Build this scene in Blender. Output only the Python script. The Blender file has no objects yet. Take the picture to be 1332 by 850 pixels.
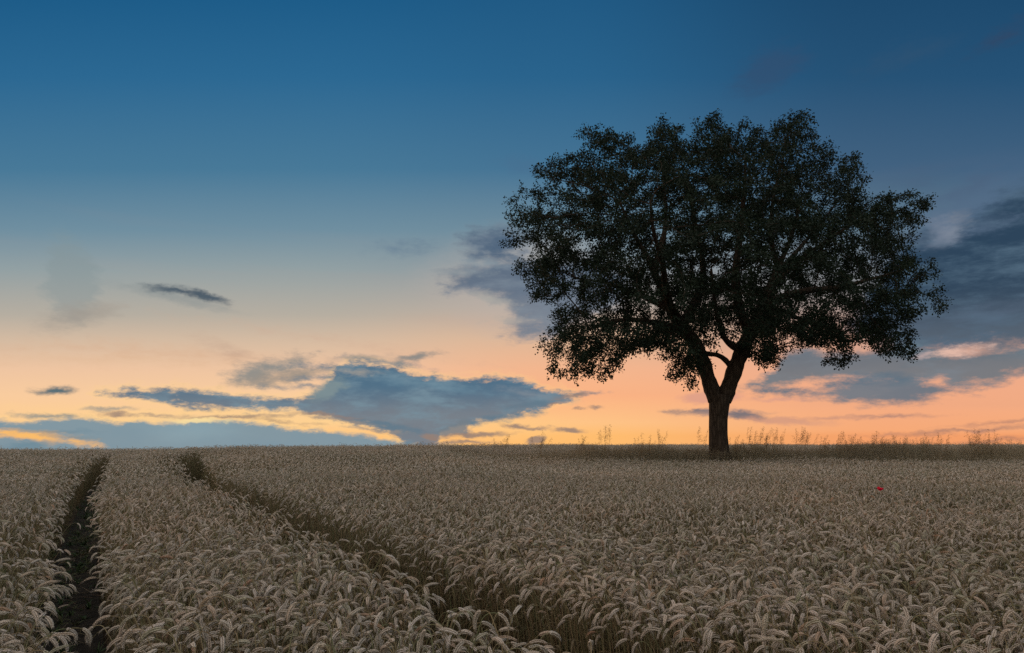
import bpy, math, random
import numpy as np
from mathutils import Vector

rng = np.random.default_rng(7)
random.seed(7)
S = bpy.context.scene
COL = S.collection

# ------------------------------------------------------------------ camera
FPX = 888.0                       # focal length in pixels of the 1332 px wide photograph
EYE = 1.53
EYE_ROW = 567.0                   # eye level in the photograph
PITCH = math.atan((EYE_ROW - 425.0) / FPX)
CP, SP = math.cos(PITCH), math.sin(PITCH)
cam_data = bpy.data.cameras.new("camera")
cam = bpy.data.objects.new("camera", cam_data)
COL.objects.link(cam)
cam.location = (0, 0, EYE)
cam.rotation_euler = (math.pi / 2 + PITCH, 0, 0)
cam_data.sensor_width = 36.0
cam_data.lens = FPX / 1332.0 * 36.0
cam_data.clip_start = 0.05
cam_data.clip_end = 5000
S.camera = cam


def ray(px, py):
    vx, vy = (px - 666.0) / FPX, (425.0 - py) / FPX
    return np.array([vx, CP - vy * SP, SP + vy * CP])


def azel(px, py):
    d = ray(px, py)
    d = d / np.linalg.norm(d)
    return math.degrees(math.atan2(d[0], d[1])), math.degrees(math.asin(d[2]))


def at_depth(px, py, y):
    d = ray(px, py)
    t = y / d[1]
    return np.array([d[0] * t, y, EYE + d[2] * t])


def lin(c):
    return tuple(((v / 255.0) / 12.92 if v / 255.0 <= 0.04045 else ((v / 255.0 + 0.055) / 1.055) ** 2.4) for v in c)


def sstep(a, b, x):
    t = np.clip((np.asarray(x, float) - a) / (b - a), 0, 1)
    return t * t * (3 - 2 * t)


# ------------------------------------------------------------------ object helpers
def link(o, parent=None):
    COL.objects.link(o)
    if parent is not None:
        o.parent = parent
    return o


def mesh_of(name, verts, faces, mats, midx=None, smooth=True):
    me = bpy.data.meshes.new(name)
    me.from_pydata([tuple(v) for v in verts], [], [tuple(int(i) for i in f) for f in faces])
    for m in mats:
        me.materials.append(m)
    if midx is not None:
        me.polygons.foreach_set("material_index", np.asarray(midx, dtype=np.int32))
    if smooth:
        me.polygons.foreach_set("use_smooth", np.ones(len(me.polygons), dtype=bool))
    me.update()
    return me


def fast_mesh(name, verts, tris, mats, smooth=False):
    """verts (n,3), tris (m,3) numpy"""
    me = bpy.data.meshes.new(name)
    me.vertices.add(len(verts))
    me.vertices.foreach_set("co", np.ascontiguousarray(verts, dtype=np.float32).ravel())
    me.loops.add(len(tris) * 3)
    me.loops.foreach_set("vertex_index", np.ascontiguousarray(tris, dtype=np.int32).ravel())
    me.polygons.add(len(tris))
    me.polygons.foreach_set("loop_start", np.arange(0, len(tris) * 3, 3, dtype=np.int32))
    me.polygons.foreach_set("loop_total", np.full(len(tris), 3, dtype=np.int32))
    me.update(calc_edges=True)
    me.validate()
    for m in mats:
        me.materials.append(m)
    if smooth:
        me.polygons.foreach_set("use_smooth", np.ones(len(me.polygons), dtype=bool))
    return me


def tag(o, label=None, cat=None, group=None, kind=None):
    if label: o["label"] = label
    if cat: o["category"] = cat
    if group: o["group"] = group
    if kind: o["kind"] = kind
    return o


def empty(name, loc, rz=0.0):
    o = bpy.data.objects.new(name, None)
    o.empty_display_size = 0.05
    link(o)
    o.location = loc
    o.rotation_euler = (0, 0, rz)
    return o


class MB:
    """collects verts / faces / material indices"""
    def __init__(self):
        self.v, self.f, self.m = [], [], []

    def add(self, v, f, m=0):
        b = len(self.v)
        self.v.extend([tuple(p) for p in v])
        self.f.extend([tuple(i + b for i in q) for q in f])
        self.m.extend([m] * len(f))

    def join(self, other, offset=(0, 0, 0), rz=0.0, sc=1.0):
        c, s = math.cos(rz), math.sin(rz)
        b = len(self.v)
        self.v.extend([((x * c - y * s) * sc + offset[0], (x * s + y * c) * sc + offset[1], z * sc + offset[2]) for x, y, z in other.v])
        self.f.extend([tuple(i + b for i in q) for q in other.f])
        self.m.extend(other.m)

    def mesh(self, name, mats, smooth=True):
        return mesh_of(name, self.v, self.f, mats, self.m, smooth)


def frame_for(t):
    t = t / np.linalg.norm(t)
    a = np.array([0, 0, 1.0]) if abs(t[2]) < 0.9 else np.array([1.0, 0, 0])
    u = np.cross(a, t); u /= np.linalg.norm(u)
    w = np.cross(t, u)
    return t, u, w


def tube(pts, radii, n, cap=True):
    pts = np.asarray(pts, float)
    k = len(pts)
    tang = np.gradient(pts, axis=0)
    tang /= (np.linalg.norm(tang, axis=1, keepdims=True) + 1e-9)
    _, u, w = frame_for(tang[0])
    ang = np.arange(n) * 2 * math.pi / n
    v = []
    for i in range(k):
        t = tang[i]
        u = u - t * np.dot(u, t)
        u /= np.linalg.norm(u) + 1e-9
        w = np.cross(t, u)
        v.append(pts[i] + radii[i] * (np.cos(ang)[:, None] * u + np.sin(ang)[:, None] * w))
    v = np.concatenate(v)
    f = []
    for i in range(k - 1):
        for j in range(n):
            a, b = i * n + j, i * n + (j + 1) % n
            f.append((a, b, b + n, a + n))
    if cap:
        f.append(tuple(range((k - 1) * n, k * n)))
        f.append(tuple(reversed(range(n))))
    return v, f


# ------------------------------------------------------------------ materials
def new_mat(name):
    m = bpy.data.materials.new(name)
    m.use_nodes = True
    nt = m.node_tree
    for n in list(nt.nodes):
        nt.nodes.remove(n)
    return m, nt


def N(nt, t, **kw):
    n = nt.nodes.new(t)
    for k, v in kw.items():
        setattr(n, k, v)
    return n


def ramp(nt, stops, interp='LINEAR'):
    n = N(nt, 'ShaderNodeValToRGB')
    n.color_ramp.interpolation = interp
    el = n.color_ramp.elements
    while len(el) < len(stops):
        el.new(0.5)
    for e, (p, c) in zip(el, stops):
        e.position = p
        e.color = (*c, 1)
    return n


def plant_mat(name, stops, trans=0.3, rough=0.75, noise_scale=60.0, noise_amt=0.35, patch=None, bump=0.0):
    """diffuse + translucent plant tissue, colour varied per plant and by fine noise"""
    m, nt = new_mat(name)
    L = nt.links.new
    info = N(nt, 'ShaderNodeObjectInfo')
    rp = ramp(nt, stops)
    L(info.outputs['Random'], rp.inputs[0])
    tc = N(nt, 'ShaderNodeTexCoord')
    no = N(nt, 'ShaderNodeTexNoise')
    no.inputs['Scale'].default_value = noise_scale
    no.inputs['Detail'].default_value = 3
    L(tc.outputs['Object'], no.inputs['Vector'])
    mr = N(nt, 'ShaderNodeMapRange')
    mr.inputs[1].default_value = 0.3; mr.inputs[2].default_value = 0.7
    mr.inputs[3].default_value = 1 - noise_amt; mr.inputs[4].default_value = 1 + noise_amt
    L(no.outputs['Fac'], mr.inputs[0])
    mul = N(nt, 'ShaderNodeVectorMath', operation='SCALE')
    L(rp.outputs[0], mul.inputs[0]); L(mr.outputs[0], mul.inputs['Scale'])
    colour = mul.outputs[0]
    if patch:                    # riper and greener patches over the field
        pn = N(nt, 'ShaderNodeTexNoise'); pn.inputs['Scale'].default_value = 0.45; pn.inputs['Detail'].default_value = 4
        L(info.outputs['Location'], pn.inputs['Vector'])
        pr = ramp(nt, [(0.34, patch[0]), (0.5, (1, 1, 1)), (0.66, patch[1])])
        L(pn.outputs['Fac'], pr.inputs[0])
        pm = N(nt, 'ShaderNodeVectorMath', operation='MULTIPLY')
        L(colour, pm.inputs[0]); L(pr.outputs[0], pm.inputs[1])
        colour = pm.outputs[0]
    b = N(nt, 'ShaderNodeBsdfPrincipled')
    b.inputs['Roughness'].default_value = rough
    b.inputs['Specular IOR Level'].default_value = 0.25
    L(colour, b.inputs['Base Color'])
    if bump:
        bp = N(nt, 'ShaderNodeBump')
        bp.inputs['Strength'].default_value = bump
        bp.inputs['Distance'].default_value = 0.002
        L(no.outputs['Fac'], bp.inputs['Height'])
        L(bp.outputs[0], b.inputs['Normal'])
    out = N(nt, 'ShaderNodeOutputMaterial')
    if trans > 0:
        tr = N(nt, 'ShaderNodeBsdfTranslucent')
        L(colour, tr.inputs['Color'])
        mx = N(nt, 'ShaderNodeMixShader')
        mx.inputs[0].default_value = trans
        L(b.outputs[0], mx.inputs[1]); L(tr.outputs[0], mx.inputs[2])
        L(mx.outputs[0], out.inputs[0])
    else:
        L(b.outputs[0], out.inputs[0])
    return m


PATCH = ((0.89, 0.90, 0.86), (1.09, 1.02, 0.96))
M_ear = plant_mat('wheat_ear', [(0.0, (0.60, 0.46, 0.34)), (0.22, (0.70, 0.60, 0.48)), (0.45, (0.52, 0.45, 0.36)),
                                (0.66, (0.77, 0.67, 0.57)), (0.84, (0.58, 0.50, 0.39)), (0.94, (0.50, 0.47, 0.33)), (1.0, (0.56, 0.35, 0.23))], 0.10, 0.7, 300, 0.36, PATCH)
M_straw = plant_mat('wheat_straw', [(0.0, (0.30, 0.22, 0.12)), (0.4, (0.36, 0.29, 0.16)), (0.7, (0.22, 0.23, 0.11)),
                                    (1.0, (0.32, 0.21, 0.11))], 0.12, 0.6, 40, 0.25, PATCH)
M_dry = plant_mat('wheat_leaf', [(0.0, (0.22, 0.16, 0.09)), (0.5, (0.28, 0.22, 0.13)), (0.8, (0.17, 0.17, 0.08)),
                                 (1.0, (0.22, 0.14, 0.07))], 0.30, 0.8, 50, 0.35)
M_head = plant_mat('verge_seed', [(0.0, (0.62, 0.52, 0.36)), (0.6, (0.70, 0.60, 0.44)), (1.0, (0.56, 0.43, 0.28))], 0.45, 0.8, 60, 0.3)
M_grass = plant_mat('verge_grass', [(0.0, (0.52, 0.45, 0.28)), (0.4, (0.60, 0.50, 0.34)), (0.65, (0.36, 0.36, 0.19)),
                                    (0.85, (0.48, 0.43, 0.26)), (1.0, (0.60, 0.49, 0.33))], 0.55, 0.8, 14, 0.35)
M_seed = plant_mat('grass_seed', [(0.0, (0.46, 0.31, 0.16)), (1.0, (0.52, 0.36, 0.20))], 0.55, 0.8, 60, 0.3)
M_weed = plant_mat('weed_leaf', [(0.0, (0.045, 0.085, 0.025)), (0.6, (0.07, 0.11, 0.035)), (1.0, (0.12, 0.12, 0.045))], 0.3, 0.6, 40, 0.3)
M_leaf = plant_mat('oak_leaf', [(0.0, (0.023, 0.040, 0.023)), (1.0, (0.023, 0.040, 0.023))], 0.22, 0.65, 1.3, 0.35)
M_petal = plant_mat('poppy_petal', [(0.0, (0.80, 0.012, 0.05)), (1.0, (0.80, 0.012, 0.05))], 0.35, 0.6, 90, 0.2)
M_dark = plant_mat('poppy_heart', [(0.0, (0.02, 0.015, 0.02)), (1.0, (0.02, 0.015, 0.02))], 0.0, 0.7, 90, 0.2)


def soil_mat(name, base, dark):
    m, nt = new_mat(name)
    L = nt.links.new
    tc = N(nt, 'ShaderNodeTexCoord')
    no = N(nt, 'ShaderNodeTexNoise'); no.inputs['Scale'].default_value = 9; no.inputs['Detail'].default_value = 8
    no2 = N(nt, 'ShaderNodeTexNoise'); no2.inputs['Scale'].default_value = 60; no2.inputs['Detail'].default_value = 5
    L(tc.outputs['Object'], no.inputs['Vector']); L(tc.outputs['Object'], no2.inputs['Vector'])
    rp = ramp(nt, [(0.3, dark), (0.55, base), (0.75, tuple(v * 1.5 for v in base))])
    L(no.outputs['Fac'], rp.inputs[0])
    b = N(nt, 'ShaderNodeBsdfPrincipled'); b.inputs['Roughness'].default_value = 0.95
    b.inputs['Specular IOR Level'].default_value = 0.1
    L(rp.outputs[0], b.inputs['Base Color'])
    bp = N(nt, 'ShaderNodeBump'); bp.inputs['Strength'].default_value = 0.9; bp.inputs['Distance'].default_value = 0.03
    ad = N(nt, 'ShaderNodeMath', operation='ADD')
    L(no.outputs['Fac'], ad.inputs[0]); L(no2.outputs['Fac'], ad.inputs[1])
    L(ad.outputs[0], bp.inputs['Height']); L(bp.outputs[0], b.inputs['Normal'])
    out = N(nt, 'ShaderNodeOutputMaterial'); L(b.outputs[0], out.inputs[0])
    return m


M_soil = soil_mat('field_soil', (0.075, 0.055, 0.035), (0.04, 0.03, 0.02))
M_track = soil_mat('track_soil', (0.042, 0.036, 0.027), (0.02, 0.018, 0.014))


def bark_mat():
    m, nt = new_mat('oak_bark')
    L = nt.links.new
    tc = N(nt, 'ShaderNodeTexCoord')
    mp = N(nt, 'ShaderNodeMapping'); mp.inputs['Scale'].default_value = (14, 14, 2.6)
    L(tc.outputs['Object'], mp.inputs['Vector'])
    vo = N(nt, 'ShaderNodeTexVoronoi'); vo.feature = 'DISTANCE_TO_EDGE'; vo.inputs['Scale'].default_value = 1.0
    no = N(nt, 'ShaderNodeTexNoise'); no.inputs['Scale'].default_value = 3.0; no.inputs['Detail'].default_value = 7
    wm = N(nt, 'ShaderNodeMixRGB'); wm.blend_type = 'ADD'; wm.inputs[0].default_value = 0.7
    L(mp.outputs[0], no.inputs['Vector']); L(mp.outputs[0], wm.inputs[1]); L(no.outputs['Color'], wm.inputs[2])
    L(wm.outputs[0], vo.inputs['Vector'])
    rp = ramp(nt, [(0.0, (0.04, 0.028, 0.02)), (0.22, (0.085, 0.062, 0.045)), (0.6, (0.12, 0.09, 0.066))])
    L(vo.outputs['Distance'], rp.inputs[0])
    b = N(nt, 'ShaderNodeBsdfPrincipled'); b.inputs['Roughness'].default_value = 0.9
    b.inputs['Specular IOR Level'].default_value = 0.15
    L(rp.outputs[0], b.inputs['Base Color'])
    bp = N(nt, 'ShaderNodeBump'); bp.inputs['Strength'].default_value = 0.6; bp.inputs['Distance'].default_value = 0.03
    L(vo.outputs['Distance'], bp.inputs['Height']); L(bp.outputs[0], b.inputs['Normal'])
    out = N(nt, 'ShaderNodeOutputMaterial'); L(b.outputs[0], out.inputs[0])
    return m


M_bark = bark_mat()

# ------------------------------------------------------------------ terrain
WHEAT_TOP = 0.85
VERGE_Y0, VERGE_Y1 = 18.4, 21.8


def ground_z(x, y):
    x = np.asarray(x, float); y = np.asarray(y, float)
    w = 1 - sstep(-3.0, 1.0, x)
    A = 0.22 + 0.09 * sstep(-9.6, -8.0, x)
    z = A * w * sstep(10, 18.5, y)
    ys = 20.0 + 25.0 * (1 - w)
    t = np.maximum(y - ys, 0)
    k = 0.004
    tl = 8.0
    z = z - np.where(t < tl, k * t * t, k * tl * tl + 2 * k * tl * (t - tl) * 0.6)
    z = z + 0.15 * np.exp(-((y - 20.3) / 1.7) ** 2) * sstep(-2.0, 1.5, x)
    z = z + 0.02 * np.sin(x * 0.9 + 0.4 * y) * np.sin(0.7 * y + 1.0)
    return z


def grid_axis(lo, hi, f):
    a = [lo]
    while a[-1] < hi:
        a.append(a[-1] + f(a[-1]))
    return np.array(a)


gx = grid_axis(-240, 240, lambda x: 0.5 if abs(x) < 30 else 6.0)
gy = grid_axis(-20, 420, lambda y: 0.5 if y < 70 else 10.0)
GX, GY = np.meshgrid(gx, gy)
GZ = ground_z(GX, GY)
nx, ny = len(gx), len(gy)
verts = np.stack([GX.ravel(), GY.ravel(), GZ.ravel()], 1)
ii = np.arange((ny - 1) * nx).reshape(ny - 1, nx)[:, :-1].ravel()
tris = np.concatenate([np.stack([ii, ii + 1, ii + nx + 1], 1), np.stack([ii, ii + nx + 1, ii + nx], 1)])
ground = link(bpy.data.objects.new('ground', fast_mesh('ground', verts, tris, [M_soil], True)))
tag(ground, kind='structure')


# wheel tracks, read where the crop's top edge runs
def on_canopy(px, py):
    d = ray(px, py)
    ts = np.linspace(0.5, 60, 12000)
    p = d[None, :] * ts[:, None]
    h = EYE + p[:, 2] - (ground_z(p[:, 0], p[:, 1]) + WHEAT_TOP)
    k = np.argmax(h < 0)
    if h[k] >= 0:
        k = np.argmin(h[:6000])
    return p[k]


def edge_line(pix):
    P = np.array([on_canopy(*q)[:2] for q in pix])
    P = P[np.argsort(P[:, 1])]
    y = [P[0, 1] - 6] + list(P[:, 1]) + [P[-1, 1] + 1, P[-1, 1] + 2.2, P[-1, 1] + 9]   # beyond the rise the tracks swing round
    s0 = (P[1, 0] - P[0, 0]) / (P[1, 1] - P[0, 1])
    s1 = (P[-1, 0] - P[-2, 0]) / (P[-1, 1] - P[-2, 1])
    x = [P[0, 0] - 6 * s0] + list(P[:, 0]) + [P[-1, 0] + 1 * s1 * 0.6, P[-1, 0] + 0.1, P[-1, 0] + 3.5]
    return np.array(y), np.array(x)


LE = edge_line([(160, 850), (129, 713), (123, 645), (133, 618), (146, 593)])
RE = edge_line([(715, 850), (435, 713), (292, 645), (238, 618), (224, 593)])
GAP_R = 0.84


def gap_left(y):
    return np.interp(y, [2.0, 8.0], [0.54, 0.68])



def track_left(y):
    return np.interp(y, *LE) - gap_left(y) / 2 + 0.17


def track_right(y):
    return np.interp(y, *RE) + GAP_R / 2 - 0.09


def track_strip(name, fx, half):
    ys = np.arange(-8, 26, 0.25)
    offs = np.linspace(-half, half, 7)
    sag = -0.035 * np.cos(offs / half * math.pi / 2)
    v, f = [], []
    for y in ys:
        for o, s in zip(offs, sag):
            x = float(fx(y)) + o
            v.append((x, y, float(ground_z(x, y)) + 0.045 + s))
    n = len(offs)
    for i in range(len(ys) - 1):
        for j in range(n - 1):
            a = i * n + j
            f.append((a, a + 1, a + n + 1, a + n))
    o = link(bpy.data.objects.new(name, mesh_of(name, v, f, [M_track])))
    tag(o, kind='structure')
    return o


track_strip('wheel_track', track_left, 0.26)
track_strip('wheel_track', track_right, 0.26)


# ------------------------------------------------------------------ wheat
def stalk_path(r, height, bend_deg, ear_len, lean_deg, n=26):
    """a stem rising from the origin and nodding over towards +x; the last ear_len of it carries the ear"""
    neck = r.uniform(0.030, 0.062)
    total = 1.0
    arc = neck + ear_len
    # straight part, then the arc; scaled afterwards so that the highest point is at `height`
    s_lin = np.linspace(0, total, 8)[:-1]
    s_arc = total + np.linspace(0, arc, n - 7)
    s = np.concatenate([s_lin, s_arc])
    a0, a1 = total - 0.040, total + neck          # most of the bend lies in the neck, the rest along the ear
    t = sstep(a0 + 0.005, a1 + 0.012, s) * 0.62 + 0.38 * np.clip((s - a1) / ear_len, 0, 1)
    th = np.radians(lean_deg) * s / total + np.radians(bend_deg) * t
    d = np.stack([np.sin(th), 0.0 * th, np.cos(th)], 1)
    ds = np.diff(s)[:, None]
    p = np.concatenate([[[0, 0, 0]], np.cumsum((d[:-1] + d[1:]) / 2 * ds, 0)])
    # shorten the straight part to reach the wanted height
    cut = p[:, 2].max() - height
    q = p.copy()
    q[:, 2] -= cut * np.clip(s / total, 0, 1)
    wob = r.uniform(-0.012, 0.012)
    q[:, 1] += wob * np.sin(s / total * math.pi)
    return s, q, total + neck


def resample(s, p, s_new):
    return np.stack([np.interp(s_new, s, p[:, k]) for k in range(3)], 1)


def floret(c, t, u, w, ln, wd, sides):
    """a pointed ovoid along t"""
    v, f = [], []
    rings = [(-0.5, 0.30), (-0.15, 1.0), (0.22, 0.72)] if sides > 4 else [(-0.12, 1.0)]
    v.append(c - t * ln * 0.55)
    for a, rr in rings:
        for j in range(sides):
            an = 2 * math.pi * j / sides
            v.append(c + t * ln * a + (u * math.cos(an) + w * math.sin(an)) * wd * rr)
    v.append(c + t * ln * 0.80)
    last = len(v) - 1
    for j in range(sides):
        f.append((0, 1 + (j + 1) % sides, 1 + j))
    for i in range(len(rings) - 1):
        for j in range(sides):
            a, b = 1 + i * sides + j, 1 + i * sides + (j + 1) % sides
            f.append((a, b, b + sides, a + sides))
    o = 1 + (len(rings) - 1) * sides
    for j in range(sides):
        f.append((o + j, o + (j + 1) % sides, last))
    return v, f


def ear_mesh(r, s, p, s0, lod, mb, midx):
    L = s[-1] - s0
    if lod == 2:
        k = 7
        ss = np.linspace(s0, s[-1], k)
        q = resample(s, p, ss)
        rad = np.array([0.0026, 0.0056, 0.0066, 0.0064, 0.006, 0.0048, 0.0013]) * r.uniform(0.72, 0.92)
        rad = rad * r.uniform(0.85, 1.15, k)
        v, f = tube(q, rad, 5)
        mb.add(v, f, midx)
        return
    nodes = 18 if lod == 0 else 13
    roll = r.uniform(0, math.pi)
    size = r.uniform(0.46, 0.57)
    ss = np.linspace(s0, s[-1] - 0.004, nodes)
    q = resample(s, p, ss)
    tg = np.gradient(q, axis=0)
    for i in range(nodes):
        t = tg[i] / np.linalg.norm(tg[i])
        _, u, w = frame_for(t)
        a = roll + (math.pi if i % 2 else 0)
        u2 = u * math.cos(a) + w * math.sin(a)
        w2 = np.cross(t, u2)
        x = i / (nodes - 1)
        g = size * (0.62 + 0.48 * math.sin(math.pi * min(1, 0.22 + x * 0.72)))
        for sd in ((-1, 1) if lod == 0 else (0,)):
            c = q[i] + u2 * 0.0052 * g + w2 * 0.0042 * sd * g
            tt = t + u2 * 0.42 + w2 * 0.22 * sd + r.normal(0, 0.09, 3)
            tt /= np.linalg.norm(tt)
            _, a1, a2 = frame_for(tt)
            wd = (0.0042 if lod == 0 else 0.0066) * g
            v, f = floret(c, tt, a1, a2, 0.0175 * g * r.uniform(0.9, 1.15), wd, 5 if lod == 0 else 4)
            mb.add(v, f, midx)
    if lod == 0:   # a few short bristles at the tip
        for _ in range(5):
            t = tg[-1] / np.linalg.norm(tg[-1]) + r.normal(0, 0.25, 3)
            b = q[-1 - int(r.integers(0, 4))]
            v, f = tube([b, b + t * r.uniform(0.012, 0.022)], [0.0007, 0.0002], 3)
            mb.add(v, f, midx)


def ribbon(r, base, dirx, diry, rise, length, width, droop, seg, mb, midx):
    az = math.atan2(diry, dirx)
    hd = np.array([math.cos(az), math.sin(az), 0])
    sd = np.array([-math.sin(az), math.cos(az), 0])
    p = np.array(base, float)
    th = rise
    tw = r.uniform(-0.8, 0.8)
    v, f = [], []
    for i in range(seg + 1):
        x = i / seg
        wd = width * (1 - x ** 2.2) * (0.6 + 0.4 * min(1, x * 4)) + 0.0006
        a = tw * x
        nrm = np.array([-math.sin(th) * hd[0], -math.sin(th) * hd[1], math.cos(th)])
        lat = sd * math.cos(a) + nrm * math.sin(a)
        v += [p - lat * wd / 2, p + lat * wd / 2]
        if i < seg:
            f.append((2 * i, 2 * i + 1, 2 * i + 3, 2 * i + 2))
        p = p + (hd * math.cos(th) + np.array([0, 0, 1]) * math.sin(th)) * length / seg
        th -= droop / seg
    mb.add(v, f, midx)


def wheat_parts(seed, lod):
    r = np.random.default_rng(seed)
    ear_len = r.uniform(0.043, 0.062)
    kind = r.random()
    if kind < 0.16:
        bend = r.uniform(8, 60)
    elif kind < 0.34:
        bend = r.uniform(80, 125)
    else:
        bend = r.uniform(132, 192)
    height = WHEAT_TOP + r.normal(0, 0.02) + (0.03 if bend < 60 else 0)
    s, p, s0 = stalk_path(r, height, bend, ear_len, r.uniform(1, 9))
    stem, ear, leaf = MB(), MB(), []
    k = 14 if lod == 0 else (9 if lod == 1 else 5)
    ss = np.concatenate([np.linspace(0, 0.9, 4), np.linspace(0.95, s0 + 0.01, k - 4)]) if k > 5 else np.array([0, 0.6, 0.95, 1.02, s0 + 0.01])
    q = resample(s, p, ss)
    v, f = tube(q, np.linspace(0.0020, 0.0011, len(q)), 5 if lod == 0 else 3, cap=False)
    stem.add(v, f, 1)
    ear_mesh(r, s, p, s0, lod, ear, 0)
    nl = int(r.integers(1, 3)) if lod < 2 else (1 if r.random() < 0.4 else 0)
    for _ in range(nl):
        a = r.uniform(0, 2 * math.pi)
        z = r.uniform(0.35, 0.80) * height
        b = resample(s, p, np.array([z / height * 0.97]))[0]
        one = MB()
        ribbon(r, b, math.cos(a), math.sin(a), r.uniform(0.4, 1.2), r.uniform(0.10, 0.20), r.uniform(0.006, 0.011),
               r.uniform(1.6, 3.4), 6 if lod == 0 else 4, one, 2)
        leaf.append(one)
    return stem, ear, leaf


WM = [M_ear, M_straw, M_dry]
NV = (30, 20, 14, 8)              # how many different plants: near, middle, far, far clumps
proto_col = bpy.data.collections.new("wheat_plants")
near_parts = []
idx = 0
for lod in range(3):
    for k in range(NV[lod]):
        st, ea, le = wheat_parts(1000 * lod + k, lod)
        if lod == 0:
            near_parts.append((st.mesh('stem', WM), ea.mesh('ear', WM), [q.mesh('leaf', WM) for q in le]))
        mb = MB(); mb.join(st); mb.join(ea)
        for q in le: mb.join(q)
        o = bpy.data.objects.new('wheat_kind_%03d' % idx, mb.mesh('wheat_kind', WM))
        proto_col.objects.link(o); idx += 1
far = [wheat_parts(5000 + k, 2) for k in range(10)]
for k in range(NV[3]):
    mb = MB()
    r = np.random.default_rng(900 + k)
    for j in range(6):
        st, ea, le = far[int(r.integers(0, 10))]
        off = (r.uniform(-0.12, 0.12), r.uniform(-0.12, 0.12), r.normal(0, 0.02))
        rz = r.uniform(0, 6.28)
        sc = r.uniform(0.97, 1.1)
        mb.join(st, off, rz, sc); mb.join(ea, off, rz, sc)
        for q in le: mb.join(q, off, rz, sc)
    o = bpy.data.objects.new('wheat_kind_%03d' % idx, mb.mesh('wheat_kind', WM))
    proto_col.objects.link(o); idx += 1
BASE = np.cumsum([0] + list(NV))


def jitter_points(x0, x1, y0, y1, density, r):
    h = 1 / math.sqrt(density)
    X, Y = np.meshgrid(np.arange(x0, x1, h), np.arange(y0, y1, h))
    P = np.stack([X.ravel(), Y.ravel()], 1)
    return P + r.uniform(-0.62, 0.62, P.shape) * h


def value_noise(x, y, cell, seed):
    r = np.random.default_rng(seed)
    T = r.uniform(-1, 1, (64, 64))
    fx, fy = np.asarray(x) / cell, np.asarray(y) / cell
    ix, iy = np.floor(fx).astype(int), np.floor(fy).astype(int)
    tx, ty = fx - ix, fy - iy
    tx, ty = tx * tx * (3 - 2 * tx), ty * ty * (3 - 2 * ty)
    g = lambda a, b: T[a % 64, b % 64]
    return (g(ix, iy) * (1 - tx) + g(ix + 1, iy) * tx) * (1 - ty) + (g(ix, iy + 1) * (1 - tx) + g(ix + 1, iy + 1) * tx) * ty


def in_verge(P):
    x, y = P[:, 0], P[:, 1]
    e = 0.30 * value_noise(x, y, 0.9, 5) + 0.35 * value_noise(x, y, 2.7, 6)
    return (x > -2.0) & (y > VERGE_Y0 + e + np.maximum(0, 1.5 - x) * 0.25) & (y < VERGE_Y1 + e)


def wheat_filter(P):
    x, y = P[:, 0], P[:, 1]
    e = 0.05 * value_noise(x, y, 0.22, 3)
    dl = np.abs(x - track_left(y)) + e
    dr = np.abs(x - track_right(y)) + e
    keep = (dl > gap_left(y) / 2 - 0.01) & (dr > GAP_R / 2 - 0.01) & ~in_verge(P)
    keep &= np.hypot(x, y) > 0.55
    return P[keep]


TREE_Y = 19.6
TREE = at_depth(936, 600, TREE_Y)
rw = np.random.default_rng(11)
sets = []
ang = lambda P: np.abs(np.degrees(np.arctan2(P[:, 0], P[:, 1])))
P = jitter_points(-6, 6, -2.5, 5.2, 1000, rw)
R = np.hypot(P[:, 0], P[:, 1])
sets.append((P[((ang(P) < 66) | (R < 2.8)) & (R < 5.0)], 0))
P = jitter_points(-11.5, 11.5, 2, 12.2, 660, rw)
R = np.hypot(P[:, 0], P[:, 1])
sets.append((P[(ang(P) < 56) & (R >= 5.0) & (R < 12)], 1))
P = jitter_points(-30, 28, 6, 28, 480, rw)
R = np.hypot(P[:, 0], P[:, 1])
sets.append((P[(ang(P) < 46) & (R >= 12) & (P[:, 1] < np.where(P[:, 0] < 0, 28.0, 22.5))], 2))
P = jitter_points(-4, 62, 21.5, 62, 50, rw)
sets.append((P[ang(P) < 46], 3))

pos, rot, scl, kid = [], [], [], []
for P, lod in sets:
    P = wheat_filter(P)
    n = len(P)
    x, y = P[:, 0], P[:, 1]
    pos.append(np.stack([x, y, ground_z(x, y) - 0.01], 1))
    # nodding heads: mostly with the wind, to the left and towards the viewer
    a = np.where(rw.random(n) < 0.5, rw.normal(math.radians(200), 1.0, n), rw.uniform(0, 2 * math.pi, n))
    tl, tr = x - track_left(y), x - track_right(y)
    lean = rw.normal(0, 0.06, n)
    for dd, gap in ((tl, gap_left(y)), (tr, GAP_R)):
        near = (np.abs(dd) < gap / 2 + 0.16) & (rw.random(n) < 0.5)
        a = np.where(near, np.where(dd > 0, math.pi, 0) + rw.normal(0, 0.6, n), a)
        lean = np.where(near, np.abs(lean) * 0.7, lean)
    rot.append(np.stack([rw.normal(0, 0.05, n), lean, a], 1))
    hgt = 1 + 0.035 * value_noise(x, y, 1.3, 8) + 0.022 * value_noise(x, y, 0.35, 9) + rw.normal(0, 0.048, n)
    short = rw.random(n) < 0.2
    hgt = np.where(short, hgt * rw.uniform(0.78, 0.93, n), hgt)
    scl.append(hgt)
    kid.append(BASE[lod] + rw.integers(0, NV[lod], n))
pos, rot, scl, kid = np.concatenate(pos), np.concatenate(rot), np.concatenate(scl), np.concatenate(kid)


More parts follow.
